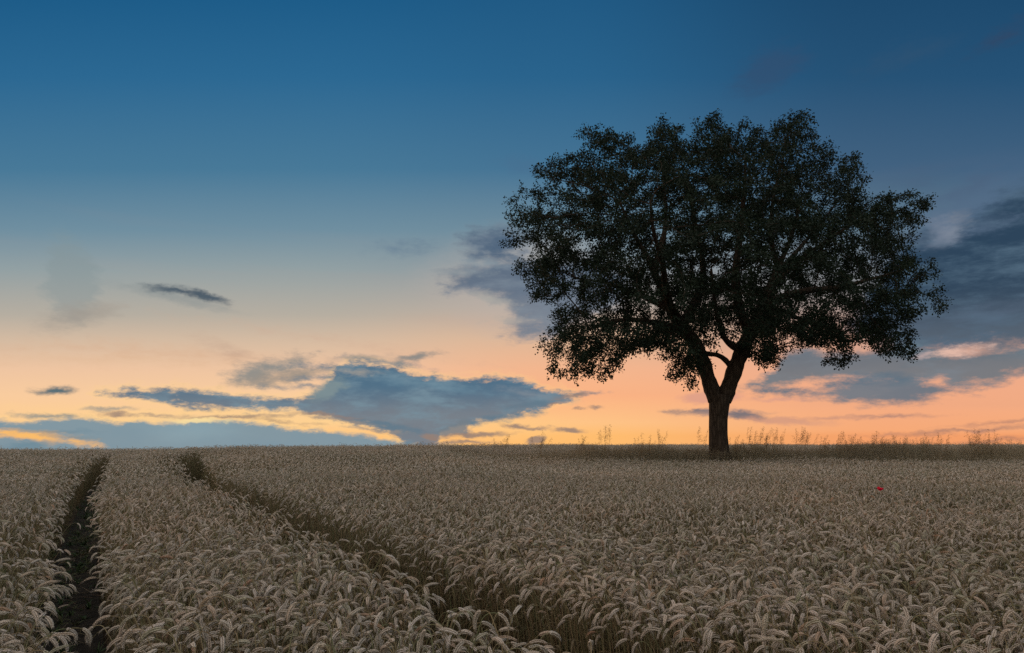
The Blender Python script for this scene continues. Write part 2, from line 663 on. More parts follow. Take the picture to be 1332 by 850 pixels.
def scatter_group(name, collection):
    ng = bpy.data.node_groups.new(name, 'GeometryNodeTree')
    ng.interface.new_socket('Geometry', in_out='INPUT', socket_type='NodeSocketGeometry')
    ng.interface.new_socket('Geometry', in_out='OUTPUT', socket_type='NodeSocketGeometry')
    gi, go = ng.nodes.new('NodeGroupInput'), ng.nodes.new('NodeGroupOutput')
    ci = ng.nodes.new('GeometryNodeCollectionInfo')
    ci.inputs['Collection'].default_value = collection
    ci.inputs['Separate Children'].default_value = True
    ci.inputs['Reset Children'].default_value = True
    ip = ng.nodes.new('GeometryNodeInstanceOnPoints')
    ip.inputs['Pick Instance'].default_value = True

    def attr(n, t):
        a = ng.nodes.new('GeometryNodeInputNamedAttribute')
        a.data_type = t
        a.inputs['Name'].default_value = n
        return a.outputs[0]
    e2r = ng.nodes.new('FunctionNodeEulerToRotation')
    L = ng.links.new
    L(gi.outputs[0], ip.inputs['Points'])
    L(ci.outputs[0], ip.inputs['Instance'])
    L(attr('kid', 'INT'), ip.inputs['Instance Index'])
    L(attr('rot', 'FLOAT_VECTOR'), e2r.inputs[0])
    L(e2r.outputs[0], ip.inputs['Rotation'])
    L(attr('scl', 'FLOAT_VECTOR'), ip.inputs['Scale'])
    L(ip.outputs[0], go.inputs[0])
    return ng


def scatter(name, pos, rot, scl, kid, collection):
    me = bpy.data.meshes.new(name)
    me.vertices.add(len(pos))
    me.vertices.foreach_set("co", np.ascontiguousarray(pos, dtype=np.float32).ravel())
    a = me.attributes.new('rot', 'FLOAT_VECTOR', 'POINT'); a.data.foreach_set('vector', np.ascontiguousarray(rot, dtype=np.float32).ravel())
    s3 = np.repeat(np.asarray(scl)[:, None], 3, 1) if np.ndim(scl) == 1 else scl
    a = me.attributes.new('scl', 'FLOAT_VECTOR', 'POINT'); a.data.foreach_set('vector', np.ascontiguousarray(s3, dtype=np.float32).ravel())
    a = me.attributes.new('kid', 'INT', 'POINT'); a.data.foreach_set('value', np.ascontiguousarray(kid, dtype=np.int32))
    me.update()
    o = link(bpy.data.objects.new(name, me))
    md = o.modifiers.new('scatter', 'NODES')
    md.node_group = scatter_group(name + '_scatter', collection)
    return o


# the 300 nearest stalks whose heads show become objects of their own
top = pos + np.stack([0 * scl, 0 * scl, WHEAT_TOP * scl], 1)
rel = top - np.array([0, 0, EYE])
depth = rel[:, 1] * CP + rel[:, 2] * SP
u = 666 + FPX * rel[:, 0] / np.maximum(depth, 1e-3)
v = 425 - FPX * (-rel[:, 1] * SP + rel[:, 2] * CP) / np.maximum(depth, 1e-3)
show = (depth > 0.3) & (u > 8) & (u < 1324) & (v > 560) & (v < 842) & (kid < NV[0])
dist = np.where(show, np.linalg.norm(rel, axis=1), 1e9)
pick = np.argsort(dist)[:300]
mask = np.ones(len(pos), bool); mask[pick] = False

wheat = scatter('wheat_field', pos[mask], rot[mask], scl[mask], kid[mask], proto_col)
tag(wheat, 'ripe wheat crop covering the field behind the nearest stalks', 'wheat', kind='stuff')

STRIPS = [("ripe wheat stalk with nodding ear, front of the crop left of the left wheel track", "nearest wheat stalks left of the left wheel track"),
          ("ripe wheat stalk with nodding ear, front of the strip between the two wheel tracks", "nearest wheat stalks between the wheel tracks"),
          ("ripe wheat stalk with nodding ear, front of the crop right of the right wheel track", "nearest wheat stalks right of the right wheel track")]
protos = {}
for i in pick:
    x, y, z = pos[i]
    k = int(kid[i])
    strip = 0 if x < track_left(y) else (1 if x < track_right(y) else 2)
    o = empty('wheat_stalk', (x, y, z))
    o.rotation_euler = tuple(float(q) for q in rot[i])
    o.scale = (float(scl[i]),) * 3
    tag(o, STRIPS[strip][0], 'wheat stalk', STRIPS[strip][1])
    if k not in protos:
        st, ea, le = near_parts[k]
        protos[k] = [bpy.data.objects.new('stem', st), bpy.data.objects.new('ear', ea)] + [bpy.data.objects.new('leaf', q) for q in le]
        new = protos[k]
    else:
        new = [q.copy() for q in protos[k]]
    for q in new:
        COL.objects.link(q)
        q.parent = o

# ------------------------------------------------------------------ weeds and trodden straw in the wheel tracks
weed_col = bpy.data.collections.new("weed_plants")
for k in range(8):
    r = np.random.default_rng(70 + k)
    mb = MB()
    if k < 5:
        for _ in range(int(r.integers(6, 12))):
            a = r.uniform(0, 6.28)
            ribbon(r, (r.normal(0, 0.01), r.normal(0, 0.01), 0), math.cos(a), math.sin(a), r.uniform(0.5, 1.4), r.uniform(0.06, 0.16),
                   r.uniform(0.006, 0.018), r.uniform(0.8, 2.2), 5, mb, 0)
    else:
        for _ in range(5):
            a = r.uniform(0, 6.28)
            b = (r.normal(0, 0.05), r.normal(0, 0.05), r.uniform(0.01, 0.04))
            ribbon(r, b, math.cos(a), math.sin(a), r.uniform(-0.05, 0.3), r.uniform(0.12, 0.28), r.uniform(0.004, 0.008), r.uniform(0.0, 0.5), 4, mb, 1)
    weed_col.objects.link(bpy.data.objects.new('weed_kind_%d' % k, mb.mesh('weed_kind', [M_weed, M_dry])))
n = 1100
wy = rw.uniform(0.3, 17, n)
side = rw.random(n) < 0.5
wx = np.where(side, track_left(wy), track_right(wy)) + rw.normal(0, 0.17, n)
wp = np.stack([wx, wy, ground_z(wx, wy) + 0.012], 1)
weeds = scatter('track_weeds', wp, np.stack([0 * wx, 0 * wx, rw.uniform(0, 6.28, n)], 1), rw.uniform(0.5, 1.15, n), rw.integers(0, 8, n), weed_col)
tag(weeds, 'low green weeds and trodden straw in the wheel tracks', 'weeds', kind='stuff')

# ------------------------------------------------------------------ grass verge under the tree
grass_col = bpy.data.collections.new("grass_plants")
for k in range(10):
    r = np.random.default_rng(300 + k)
    mb = MB()
    for _ in range(17):
        a = r.uniform(0, 6.28)
        b = (r.normal(0, 0.07), r.normal(0, 0.07), 0)
        ribbon(r, b, math.cos(a), math.sin(a), r.uniform(1.15, 1.52), r.uniform(0.55, 1.0), r.uniform(0.006, 0.012), r.uniform(0.4, 1.9), 5, mb, 0)
    for _ in range(13):
        a = r.uniform(0, 6.28)
        b = np.array([r.normal(0, 0.07), r.normal(0, 0.07), 0])
        h = r.uniform(0.75, 1.08)
        tip = b + np.array([r.normal(0, 0.09), r.normal(0, 0.09), h])
        v_, f_ = tube([b, (b + tip) / 2 + np.array([0.01, 0, 0]), tip], [0.0022, 0.0018, 0.0012], 3, cap=False)
        mb.add(v_, f_, 0)
        for _ in range(26):
            c = tip + np.array([r.normal(0, 0.022), r.normal(0, 0.022), r.uniform(-0.16, 0.03)])
            t = np.array([r.normal(0, 0.4), r.normal(0, 0.4), 1.0]); t /= np.linalg.norm(t)
            _, u_, w_ = frame_for(t)
            v_, f_ = floret(c, t, u_, w_, 0.015, 0.0026, 3)
            mb.add(v_, f_, 1)
    grass_col.objects.link(bpy.data.objects.new('grass_kind_%d' % k, mb.mesh('grass_kind', [M_grass, M_head])))
P = jitter_points(-3, 30, VERGE_Y0 - 0.4, VERGE_Y1 + 0.3, 32, rw)
P = P[in_verge(P)]
# a few clear spots where the ground cover is thinner
n = len(P)
gz = ground_z(P[:, 0], P[:, 1])
gs = 0.98 + 0.16 * value_noise(P[:, 0], P[:, 1], 0.8, 21) + 0.10 * value_noise(P[:, 0], P[:, 1], 2.6, 22) + rw.normal(0, 0.06, n)
gs = gs * (0.78 + 0.22 * sstep(0.0, 1.6, P[:, 1] - VERGE_Y0)) * (0.72 + 0.28 * sstep(-2.5, 4.0, P[:, 0]))
verge = scatter('verge_grass', np.stack([P[:, 0], P[:, 1], gz], 1), np.stack([rw.normal(0, 0.06, n), rw.normal(0.0, 0.06, n), rw.uniform(0, 6.28, n)], 1),
                gs, rw.integers(0, 10, n), grass_col)
tag(verge, 'rough dry grass growing on the field verge under the tree', 'grass', kind='stuff')

# tall seeding grasses that stand out against the sky
TUFTS = [  # pixel x, pixel y of the top, number of stems, label
    (656, 566, 3, "faint feathery grass tuft on the skyline below the big cloud's right end"),
    (703, 562, 4, "feathery grass tuft on the skyline in front of a small dark cloud puff"),
    (758, 567, 3, "short sparse grass tuft left of the tallest tuft on the tree's left"),
    (791, 553, 4, "tallest feathery grass tuft standing left of the tree"),
    (835, 564, 4, "leaning feathery grass tuft, third left from the tree trunk"),
    (857, 559, 3, "thin feathery grass tuft, second left from the tree trunk"),
    (908, 556, 2, "thin tall grass tuft close against the tree trunk's left side"),
    (953, 567, 3, "short grass tuft close against the tree trunk's right side"),
    (973, 556, 4, "tall feathery grass tuft, second to the right of the trunk"),
    (990, 556, 6, "broad feathery grass tuft, third to the right of the trunk"),
    (1008, 557, 5, "upright feathery grass tuft just left of the densest tuft"),
    (1040, 556, 9, "densest feathery grass tuft on the skyline right of the tree"),
    (1066, 567, 4, "low ragged grass tuft just right of the densest tuft"),
    (1095, 562, 6, "leaning feathery grass tuft, left one of a close pair"),
    (1109, 565, 5, "leaning feathery grass tuft, right one of a close pair"),
    (1137, 562, 7, "bushy leaning grass tuft right of the close pair"),
    (1166, 571, 3, "low sparse grass tuft in the gap before the right end"),
    (1204, 564, 4, "thin feathery grass tuft, fourth from the right end"),
    (1221, 564, 4, "thin feathery grass tuft, third from the right end"),
    (1266, 558, 7, "tall bushy grass tuft, second from the right end"),
    (1286, 559, 3, "long bent grass tuft at the right end of the verge"),
]


def panicle(r, base, tip, spread, mb):
    """fine drooping branches with many small spikelets along the upper stem"""
    axis = tip - base
    side = r.choice([-1, 1], p=[0.3, 0.7])
    n_br = 15
    for i in range(n_br):
        x = i / (n_br - 1)
        b = base + axis * x
        ln = spread * (1.0 - 0.65 * x) * r.uniform(0.5, 1.2)
        a = r.uniform(0, 6.28)
        d = np.array([math.cos(a) * 0.7 + 0.5 * side, math.sin(a) * 0.7, r.uniform(0.3, 1.0)])
        d /= np.linalg.norm(d)
        m = b + d * ln * 0.6
        e = b + d * ln + np.array([0.025 * side, 0, -0.35 * ln])
        v_, f_ = tube([b, m, e], [0.0007, 0.0006, 0.0004], 3, cap=False)
        mb.add(v_, f_, 0)
        for _ in range(8):
            x_ = r.uniform(0.2, 1.0)
            q = (b + (m - b) * x_ / 0.6 if x_ < 0.6 else m + (e - m) * (x_ - 0.6) / 0.4) + r.normal(0, 0.007, 3)
            t = d * 0.6 + np.array([0.3 * side, 0, -0.4]) + r.normal(0, 0.35, 3); t /= np.linalg.norm(t)
            _, u_, w_ = frame_for(t)
            v_, f_ = floret(q, t, u_, w_, r.uniform(0.010, 0.017), 0.0020, 3)
            mb.add(v_, f_, 0)


for k, (px, py, ns, lab) in enumerate(TUFTS):
    r = np.random.default_rng(500 + k)
    yd = float(r.uniform(19.0, 20.6))
    tp = at_depth(px, py, yd)
    gx_, gz_ = tp[0], float(ground_z(tp[0], yd))
    o = empty('grass_tuft', (gx_, yd, gz_))
    tag(o, lab, 'tall grass', 'tall grass tufts along the skyline')
    H = tp[2] - gz_
    for j in range(ns * 2):
        h = H * (1.0 if j == 0 else r.uniform(0.80, 0.99))
        dx = 0.0 if j == 0 else r.normal(0, 0.13)
        b = np.array([dx * 0.5 - 0.06, r.normal(0, 0.06), 0])
        e = np.array([dx + 0.03, r.normal(0, 0.10), h])
        lean_ = r.normal(0.05, 0.07)
        e[0] += lean_
        m_ = (b + e) / 2 + np.array([-lean_ * 0.8, 0, 0.12])
        ts = np.linspace(0, 1, 8)[:, None]
        c = (1 - ts) ** 2 * b + 2 * ts * (1 - ts) * m_ + ts ** 2 * e
        v_, f_ = tube(c, np.linspace(0.0022, 0.0008, 8), 3, cap=False)
        mb = MB(); mb.add(v_, f_, 0)
        link(bpy.data.objects.new('stem', mb.mesh('stem', [M_seed])), o)
        mb = MB()
        panicle(r, c[5] + (c[6] - c[5]) * 0.2, c[7], r.uniform(0.10, 0.19), mb)
        link(bpy.data.objects.new('seed_head', mb.mesh('seed_head', [M_seed])), o)

# ------------------------------------------------------------------ poppy
pp = on_canopy(1145, 644)
pz = float(ground_z(pp[0], pp[1]))
top_z = EYE + pp[2] + 0.045
po = empty('poppy', (pp[0], pp[1], pz))
tag(po, 'single bright red poppy flower among the wheat ears', 'poppy')
H = top_z - pz
mb = MB()
v_, f_ = tube([(0.02, 0, 0), (0.0, 0.01, H * 0.5), (-0.005, 0, H * 0.85), (0, 0, H)], [0.003, 0.0025, 0.002, 0.002], 5)
mb.add(v_, f_, 0)
link(bpy.data.objects.new('stem', mb.mesh('stem', [M_weed])), po)
r = np.random.default_rng(3)
for k in range(4):
    a0 = k * math.pi / 2 + 0.3
    mb = MB(); v_, f_ = [], []
    nu, nv = 7, 5
    for i in range(nv):
        rr = i / (nv - 1)
        for j in range(nu):
            s_ = (j / (nu - 1) - 0.5) * 2
            aa = a0 + s_ * 0.95 * (0.45 + 0.55 * math.sqrt(rr))
            rad = 0.038 * rr * (1 - 0.16 * s_ * s_)
            zz = 0.031 * rr ** 1.6 + 0.004 * math.sin(5 * s_ + 9 * rr + k) * rr + (0.003 if k % 2 else 0)
            # the cup faces the viewer a little
            v_.append((math.cos(aa) * rad, math.sin(aa) * rad - 0.35 * zz, H + zz + 0.25 * math.sin(aa) * rad))
    for i in range(nv - 1):
        for j in range(nu - 1):
            a = i * nu + j
            f_.append((a, a + 1, a + nu + 1, a + nu))
    mb.add(v_, f_, 0)
    link(bpy.data.objects.new('petal', mb.mesh('petal', [M_petal])), po)
mb = MB()
v_, f_ = floret(np.array([0, -0.003, H + 0.009]), np.array([0, 0, 1.0]), np.array([1.0, 0, 0]), np.array([0, 1.0, 0]), 0.015, 0.006, 7)
mb.add(v_, f_, 0)
link(bpy.data.objects.new('flower_heart', mb.mesh('flower_heart', [M_dark])), po)

# ------------------------------------------------------------------ the tree
PXM = TREE_Y / FPX                # metres per photograph pixel at the tree
TZ = float(ground_z(TREE[0], TREE_Y))
tree = empty('oak_tree', (TREE[0], TREE_Y, TZ))
tag(tree, 'lone broad crowned tree with forked trunk standing on the field verge', 'tree')
T0 = np.array([TREE[0], TREE_Y, TZ])


def TP(px, py, dy=0.0):
    return at_depth(px, py, TREE_Y + dy)


def spline(pts, rad, step=0.10):
    pts = np.asarray(pts, float); rad = np.asarray(rad, float)
    P = np.concatenate([[2 * pts[0] - pts[1]], pts, [2 * pts[-1] - pts[-2]]])
    out, ro = [], []
    for i in range(len(pts) - 1):
        n = max(2, int(np.linalg.norm(pts[i + 1] - pts[i]) / step))
        for t in np.arange(n) / n:
            p0, p1, p2, p3 = P[i:i + 4]
            out.append(0.5 * (2 * p1 + (p2 - p0) * t + (2 * p0 - 5 * p1 + 4 * p2 - p3) * t * t + (3 * p1 - p0 - 3 * p2 + p3) * t ** 3))
            ro.append(rad[i] * (1 - t) + rad[i + 1] * t)
    out.append(pts[-1]); ro.append(rad[-1])
    return np.array(out), np.array(ro)


LIMBS = {  # (px, py, depth offset, radius px)
    'trunk': [(939, 640, 0, 24), (937.5, 612, 0, 16.5), (935.5, 590, 0, 13.6), (934.5, 565, 0, 12.6), (934.5, 545, 0, 12.6), (935.5, 527, 0, 13.8), (936.5, 514, 0, 15.5)],
    'left': [(931, 522, 0, 11), (921, 492, .05, 10.5), (911, 462, .1, 10.5), (899, 440, .15, 11), (884, 421, .1, 10), (872, 402, 0, 8.5), (858, 370, -.2, 7), (842, 335, -.5, 5.5), (822, 300, -.8, 4), (806, 262, -1.0, 3)],
    'right': [(941, 522, 0, 11), (949, 500, -.05, 11), (958, 475, -.1, 11), (968, 450, -.15, 11), (977, 430, -.1, 9.5), (988, 405, 0, 8.5), (1002, 372, .2, 7), (1016, 340, .4, 5.5), (1032, 300, .6, 4), (1042, 258, .7, 3)],
    'l_low': [(900, 441, .15, 7), (876, 427, -.4, 6), (850, 420, -.9, 5), (820, 416, -1.3, 4), (788, 420, -1.6, 3), (758, 432, -1.8, 2.2)],
    'l_mid': [(886, 424, .1, 8), (902, 398, .5, 7), (914, 366, .9, 6), (912, 325, 1.3, 5), (902, 280, 1.6, 4), (895, 230, 1.8, 3)],
    'l_side': [(872, 402, 0, 6), (842, 388, .5, 5), (812, 376, .9, 4), (785, 368, 1.1, 3), (748, 362, 1.3, 2)],
    'l_front': [(882, 420, .1, 6.5), (868, 385, -1.0, 5.5), (862, 345, -2.0, 4.5), (850, 300, -2.8, 3.5), (846, 260, -3.2, 2.5)],
    'l_up': [(850, 352, -.35, 5), (862, 315, -.3, 4.5), (866, 275, -.1, 3.5), (862, 225, 0, 2.5)],
    'r_mid': [(976, 433, -.1, 8), (962, 402, -.5, 7), (957, 362, -.9, 6), (962, 312, -1.2, 5), (968, 250, -1.4, 4), (970, 205, -1.5, 3)],
    'r_side': [(990, 402, .05, 6.5), (1020, 386, -.4, 5.5), (1052, 378, -.8, 5), (1090, 374, -1.0, 4), (1130, 364, -1.2, 3), (1172, 352, -1.3, 2)],
    'r_low': [(983, 416, -.05, 5), (1012, 404, .4, 4.2), (1038, 414, .7, 3.8), (1068, 424, 1.0, 3), (1100, 434, 1.2, 2)],
    'r_back': [(990, 402, .05, 6.5), (1008, 368, 1.1, 5.5), (1030, 335, 2.1, 4.5), (1060, 300, 2.9, 3.2), (1085, 268, 3.3, 2.2)],
    'r_out': [(1003, 370, .25, 5), (1040, 340, .1, 4.2), (1080, 310, -.1, 3.4), (1120, 285, -.2, 2.4)],
    'r_up': [(1012, 350, .3, 4.5), (1003, 310, .2, 4), (1006, 260, .1, 3), (1018, 210, 0, 2)],
    'cross': [(952, 480, -.1, 3.8), (944, 469, -.25, 3.6), (933, 462, -.3, 3.4), (918, 460, -.1, 3.2), (905, 452, .1, 3)],
    'cross_up': [(969, 456, -.15, 5.5), (956, 452, -.5, 5), (944, 442, -.8, 4.4), (936, 424, -1.1, 4), (930, 395, -1.5, 3.4), (925, 350, -1.9, 2.8)],
    'r_hang': [(985, 412, 0, 3), (998, 425, -.5, 2.4), (1003, 448, -.8, 1.8)],
    'l_hang': [(905, 452, .1, 3), (895, 462, -.5, 2.4), (890, 480, -.8, 1.6)],
}
nodes, parent, radius, fixed = [], [], [], []
limb_node = {}
limb_paths = {}
for name, L_ in LIMBS.items():
    pts, rad = spline([TP(a, b, c) for a, b, c, d in L_], [d * PXM * 0.93 for a, b, c, d in L_])
    if name not in ('trunk', 'cross'):
        rad = rad * np.interp(np.linspace(0, 1, len(rad)), [0, 0.3, 1], [1, 0.92, 0.55])
    limb_paths[name] = (pts, rad)
    if name == 'trunk':
        continue
    first = len(nodes)
    ks = range(0, len(pts), 2)
    for j, k in enumerate(ks):
        nodes.append(pts[k]); parent.append(len(nodes) - 2 if j else -1)
        radius.append(rad[k]); fixed.append(True)

# crown outline in the photograph, filled out in depth to a body
OUT = np.array([(655, 268), (672, 252), (692, 236), (702, 210), (725, 196), (745, 182), (765, 163), (800, 166), (835, 165), (870, 150), (905, 158),
                (932, 147), (970, 157), (1000, 152), (1040, 144), (1072, 155), (1082, 190), (1112, 198), (1138, 222), (1150, 250), (1180, 262),
                (1205, 250), (1208, 275), (1185, 300), (1205, 335), (1218, 355), (1230, 383), (1216, 402), (1196, 440), (1172, 468), (1140, 452),
                (1105, 475), (1066, 455), (1040, 432), (1022, 458), (1006, 486), (992, 470), (985, 445), (960, 425), (925, 425), (912, 470), (908, 506), (885, 500),
                (868, 468), (835, 455), (805, 470), (780, 496), (752, 484), (725, 492), (702, 470), (694, 440), (712, 412), (738, 400),
                (745, 385), (712, 372), (690, 388), (672, 368), (665, 335), (657, 300)], float)


def inside(poly, x, y):
    n = len(poly); c = np.zeros(len(x), bool); j = n - 1
    for i in range(n):
        xi, yi, xj, yj = poly[i, 0], poly[i, 1], poly[j, 0], poly[j, 1]
        cr = ((yi > y) != (yj > y)) & (x < (xj - xi) * (y - yi) / (yj - yi + 1e-12) + xi)
        c ^= cr; j = i
    return c


rt = np.random.default_rng(42)
UC, VC, WD = 940.0, 345.0, 4.9


def crown_points(n, shell, margin):
    acc = []
    while sum(map(len, acc)) < n:
        m = 4000
        x, y, w = rt.uniform(645, 1240, m), rt.uniform(135, 512, m), rt.uniform(-1, 1, m)
        k = np.sqrt(np.maximum(1 - w * w, 1e-4))
        ux, uy = UC + (x - UC) / k * margin, VC + (y - VC) / k * margin
        ok = inside(OUT, ux, uy)
        deep = inside(OUT, UC + (ux - UC) * 1.30, VC + (uy - VC) * 1.30)
        ok &= (~deep) | (rt.random(m) < shell)
        acc.append(np.stack([x[ok], y[ok], w[ok]], 1))
    return np.concatenate(acc)[:n]


def extra_blob(px, py, rx, ry, dy, n):
    a = rt.normal(0, 1, (n, 3)); a /= np.linalg.norm(a, axis=1, keepdims=True); a *= (rt.random((n, 1)) ** 0.4)
    return np.array([TP(px + q[0] * rx, py + q[1] * ry, dy + q[2] * rx * PXM) for q in a])


# foliage gathers in pads: pad centres spread through the crown, points to grow towards in each pad
cand = crown_points(4000, 0.22, 1.06)
pads = []
for q in cand:
    if abs(q[2]) > 0.42 and 235 < q[1] < 420 and 745 < q[0] < 1110 and rt.random() < 0.6:
        continue
    d_ = [((q[0] - o[0]) / 34) ** 2 + ((q[1] - o[1]) / 26) ** 2 + ((q[2] - o[2]) * WD / PXM / 42) ** 2 for o in pads]
    if not d_ or min(d_) > 1.0:
        pads.append(q)
print('pads', len(pads))
attr_pts = np.concatenate([extra_blob(q[0], q[1], rt.uniform(15, 30), rt.uniform(10, 19), q[2] * WD, int(rt.integers(15, 27))) for q in pads])
# sprays that hang below the crown or stand out of it
attr_pts = np.concatenate([attr_pts] + [extra_blob(*q) for q in [
    (893, 487, 22, 18, -0.8, 36), (905, 470, 14, 22, -0.7, 24), (1003, 466, 8, 22, -0.8, 15), (985, 440, 20, 14, -0.6, 24), (790, 476, 18, 22, -1.6, 33), (740, 482, 32, 14, -1.5, 42),
    (712, 455, 16, 16, -1.3, 24), (838, 448, 26, 14, -1.0, 30), (1178, 455, 16, 18, -1.0, 27), (1100, 462, 16, 16, 0.8, 24), (1200, 262, 12, 12, -0.3, 15), (1218, 388, 14, 20, -0.8, 24), (668, 262, 12, 14, -0.6, 18),
    (720, 395, 8, 10, -1.0, 8), (676, 284, 20, 18, -0.8, 30), (672, 312, 16, 16, -0.4, 21), (694, 252, 18, 16, 0.2, 26), (684, 345, 18, 16, -0.9, 24), (716, 222, 20, 16, 0.1, 24), (1150, 262, 18, 14, 0.2, 20), (1206, 350, 16, 18, -0.2, 24), (700, 385, 14, 8, -0.9, 15), (930, 152, 16, 10, 0, 18), (1040, 152, 22, 10, 0, 21), (868, 158, 20, 10, 0, 18), (775, 172, 18, 10, 0, 18)]])
nodes = list(nodes)
STEP, KILL, INFL = 0.16, 0.23, 2.6
A = attr_pts
alive = np.ones(len(A), bool)
best_d = np.full(len(A), 1e9); best_i = np.zeros(len(A), int)
new = list(range(len(nodes)))
n_kids = {}
for it in range(90):
    if new:
        Q = np.array([nodes[i] for i in new])
        for c0 in range(0, len(Q), 400):
            D = np.linalg.norm(A[:, None, :] - Q[None, c0:c0 + 400, :], axis=2)
            k = D.argmin(1); d = D[np.arange(len(A)), k]
            better = d < best_d
            best_d[better] = d[better]; best_i[better] = np.array(new)[c0 + k[better]]
    alive &= best_d > KILL
    act = alive & (best_d < (INFL if it < 60 else 6))
    if not act.any():
        break
    grow = {}
    for a in np.nonzero(act)[0]:
        i = int(best_i[a])
        dv = A[a] - nodes[i]
        grow.setdefault(i, np.zeros(3))
        grow[i] += dv / (np.linalg.norm(dv) + 1e-9)
    new = []
    for i, dv in grow.items():
        nn = np.linalg.norm(dv)
        if nn < 1e-3 or n_kids.get(i, 0) >= 3: continue
        n_kids[i] = n_kids.get(i, 0) + 1
        d = dv / nn + rt.normal(0, 0.16, 3)
        if parent[i] >= 0:
            pd = nodes[i] - nodes[parent[i]]
            d = d + 0.35 * pd / (np.linalg.norm(pd) + 1e-9)
        d /= np.linalg.norm(d)
        nodes.append(nodes[i] + d * STEP); parent.append(i); radius.append(0.0); fixed.append(False)
        new.append(len(nodes) - 1)
NN = len(nodes)
nodes = np.array(nodes)
children = [[] for _ in range(NN)]
for i, p in enumerate(parent):
    if p >= 0: children[p].append(i)
rr = np.zeros(NN)
for i in range(NN - 1, -1, -1):
    if fixed[i]:
        rr[i] = radius[i]; continue
    ch = [c for c in children[i]]
    rr[i] = 0.0052 if not ch else min(0.05, sum(rr[c] ** 2.4 for c in ch) ** (1 / 2.4))
print('tree nodes', NN)

# bark meshes: trunk, each main limb, and the finer branches
mb = MB()
pts, rad = limb_paths['trunk']
n_side = 22
v_, f_ = tube(pts, rad, n_side)
v_ = np.array(v_)
cen = np.repeat(pts, n_side, 0)
ang_ = np.tile(np.arange(n_side) / n_side * 2 * math.pi, len(pts))
hz = (v_[:, 2] - TZ)
but = 1 + 0.13 * np.cos(ang_ * 5 + 0.6) * np.clip(1 - hz / 1.4, 0, 1) + 0.035 * np.sin(ang_ * 7 + hz * 1.5) + 0.02 * np.sin(ang_ * 11 - hz * 2.3)
v_ = cen + (v_ - cen) * but[:, None]
mb.add(v_ - T0, f_)
trunk = link(bpy.data.objects.new('trunk', mb.mesh('trunk', [M_bark])), tree)
for name in LIMBS:
    if name == 'trunk':
        continue
    mb = MB()
    pts, rad = limb_paths[name]
    wob = 1 + 0.06 * np.sin(np.arange(len(pts)) * 1.1 + len(name)) + 0.03 * np.sin(np.arange(len(pts)) * 2.7)
    v_, f_ = tube(pts, rad * wob, 14)
    mb.add(v_ - T0, f_)
    link(bpy.data.objects.new('limb', mb.mesh('limb', [M_bark])), tree)
mb = MB()
started = [i for i in range(NN) if not fixed[i] and fixed[parent[i]]]
stack = list(started)
while stack:
    i = stack.pop()
    chain = [parent[i], i]
    while True:
        ch = children[chain[-1]]
        if not ch: break
        ch = sorted(ch, key=lambda c: -rr[c])
        stack.extend(ch[1:])
        chain.append(ch[0])
    p_ = nodes[chain].copy()
    if len(p_) > 3:
        q_ = p_.copy(); q_[1:-1] = 0.25 * p_[:-2] + 0.5 * p_[1:-1] + 0.25 * p_[2:]; p_ = q_
    r_ = rr[chain].copy(); r_[0] = r_[1]
    r_[-1] *= 0.5
    v_, f_ = tube(p_, r_, 6 if r_[0] > 0.02 else 4, cap=False)
    mb.add(v_ - T0, f_)
link(bpy.data.objects.new('branches', mb.mesh('branches', [M_bark])), tree)

# leaves in sprays round the twigs
tw = np.array([i for i in range(NN) if not fixed[i] and rr[i] < 0.0125])
tipness = np.array([1.6 if not children[i] else 0.75 for i in tw])
per = rt.poisson(36 * tipness)
src = np.repeat(tw, per)
nl = len(src)
dirs = np.array([nodes[i] - nodes[parent[i]] for i in range(NN)] if False else [nodes[i] - nodes[parent[i]] if parent[i] >= 0 else (0, 0, 1) for i in range(NN)])
dirs /= np.linalg.norm(dirs, axis=1, keepdims=True) + 1e-9
off = rt.normal(0, 1, (nl, 3)); off /= np.linalg.norm(off, axis=1, keepdims=True)
off *= (rt.random(nl) ** 0.6 * 0.15)[:, None]
base = nodes[src] + dirs[src] * rt.uniform(-0.12, 0.16, nl)[:, None] + off
base[:, 2] -= 0.03
ld = off / 0.2 + 0.6 * dirs[src] + rt.normal(0, 0.55, (nl, 3)) + np.array([0, 0, -0.25])
ld /= np.linalg.norm(ld, axis=1, keepdims=True)
up = rt.normal(0, 0.75, (nl, 3)) + np.array([0, 0, 1.0])
sd = np.cross(ld, up); sd /= np.linalg.norm(sd, axis=1, keepdims=True) + 1e-9
nm = np.cross(sd, ld)
ln = rt.uniform(0.042, 0.078, nl)[:, None]
wd = ln * rt.uniform(0.28, 0.40, (nl, 1))
fold = nm * wd * 0.35
V = np.stack([base,
              base + ld * ln * 0.38 + sd * wd * 0.72 + fold, base + ld * ln * 0.72 + sd * wd + fold,
              base + ld * ln,
              base + ld * ln * 0.72 - sd * wd + fold, base + ld * ln * 0.38 - sd * wd * 0.72 + fold], 1) - T0
b6 = (np.arange(nl) * 6)[:, None]
F = np.concatenate([b6 + np.array([[0, 1, 2]]), b6 + np.array([[0, 2, 3]]), b6 + np.array([[0, 3, 4]]), b6 + np.array([[0, 4, 5]])])
crown = link(bpy.data.objects.new('crown', fast_mesh('crown', V.reshape(-1, 3), F, [M_leaf])), tree)
print('leaves', nl)

# ------------------------------------------------------------------ sky
W = bpy.data.worlds.new("World")
S.world = W
W.use_nodes = True
nt = W.node_tree
for n_ in list(nt.nodes):
    nt.nodes.remove(n_)
L = nt.links.new
SUN_AZ, SUN_EL = -25.6, 2.2


def val(x):
    n_ = N(nt, 'ShaderNodeValue'); n_.outputs[0].default_value = x
    return n_.outputs[0]


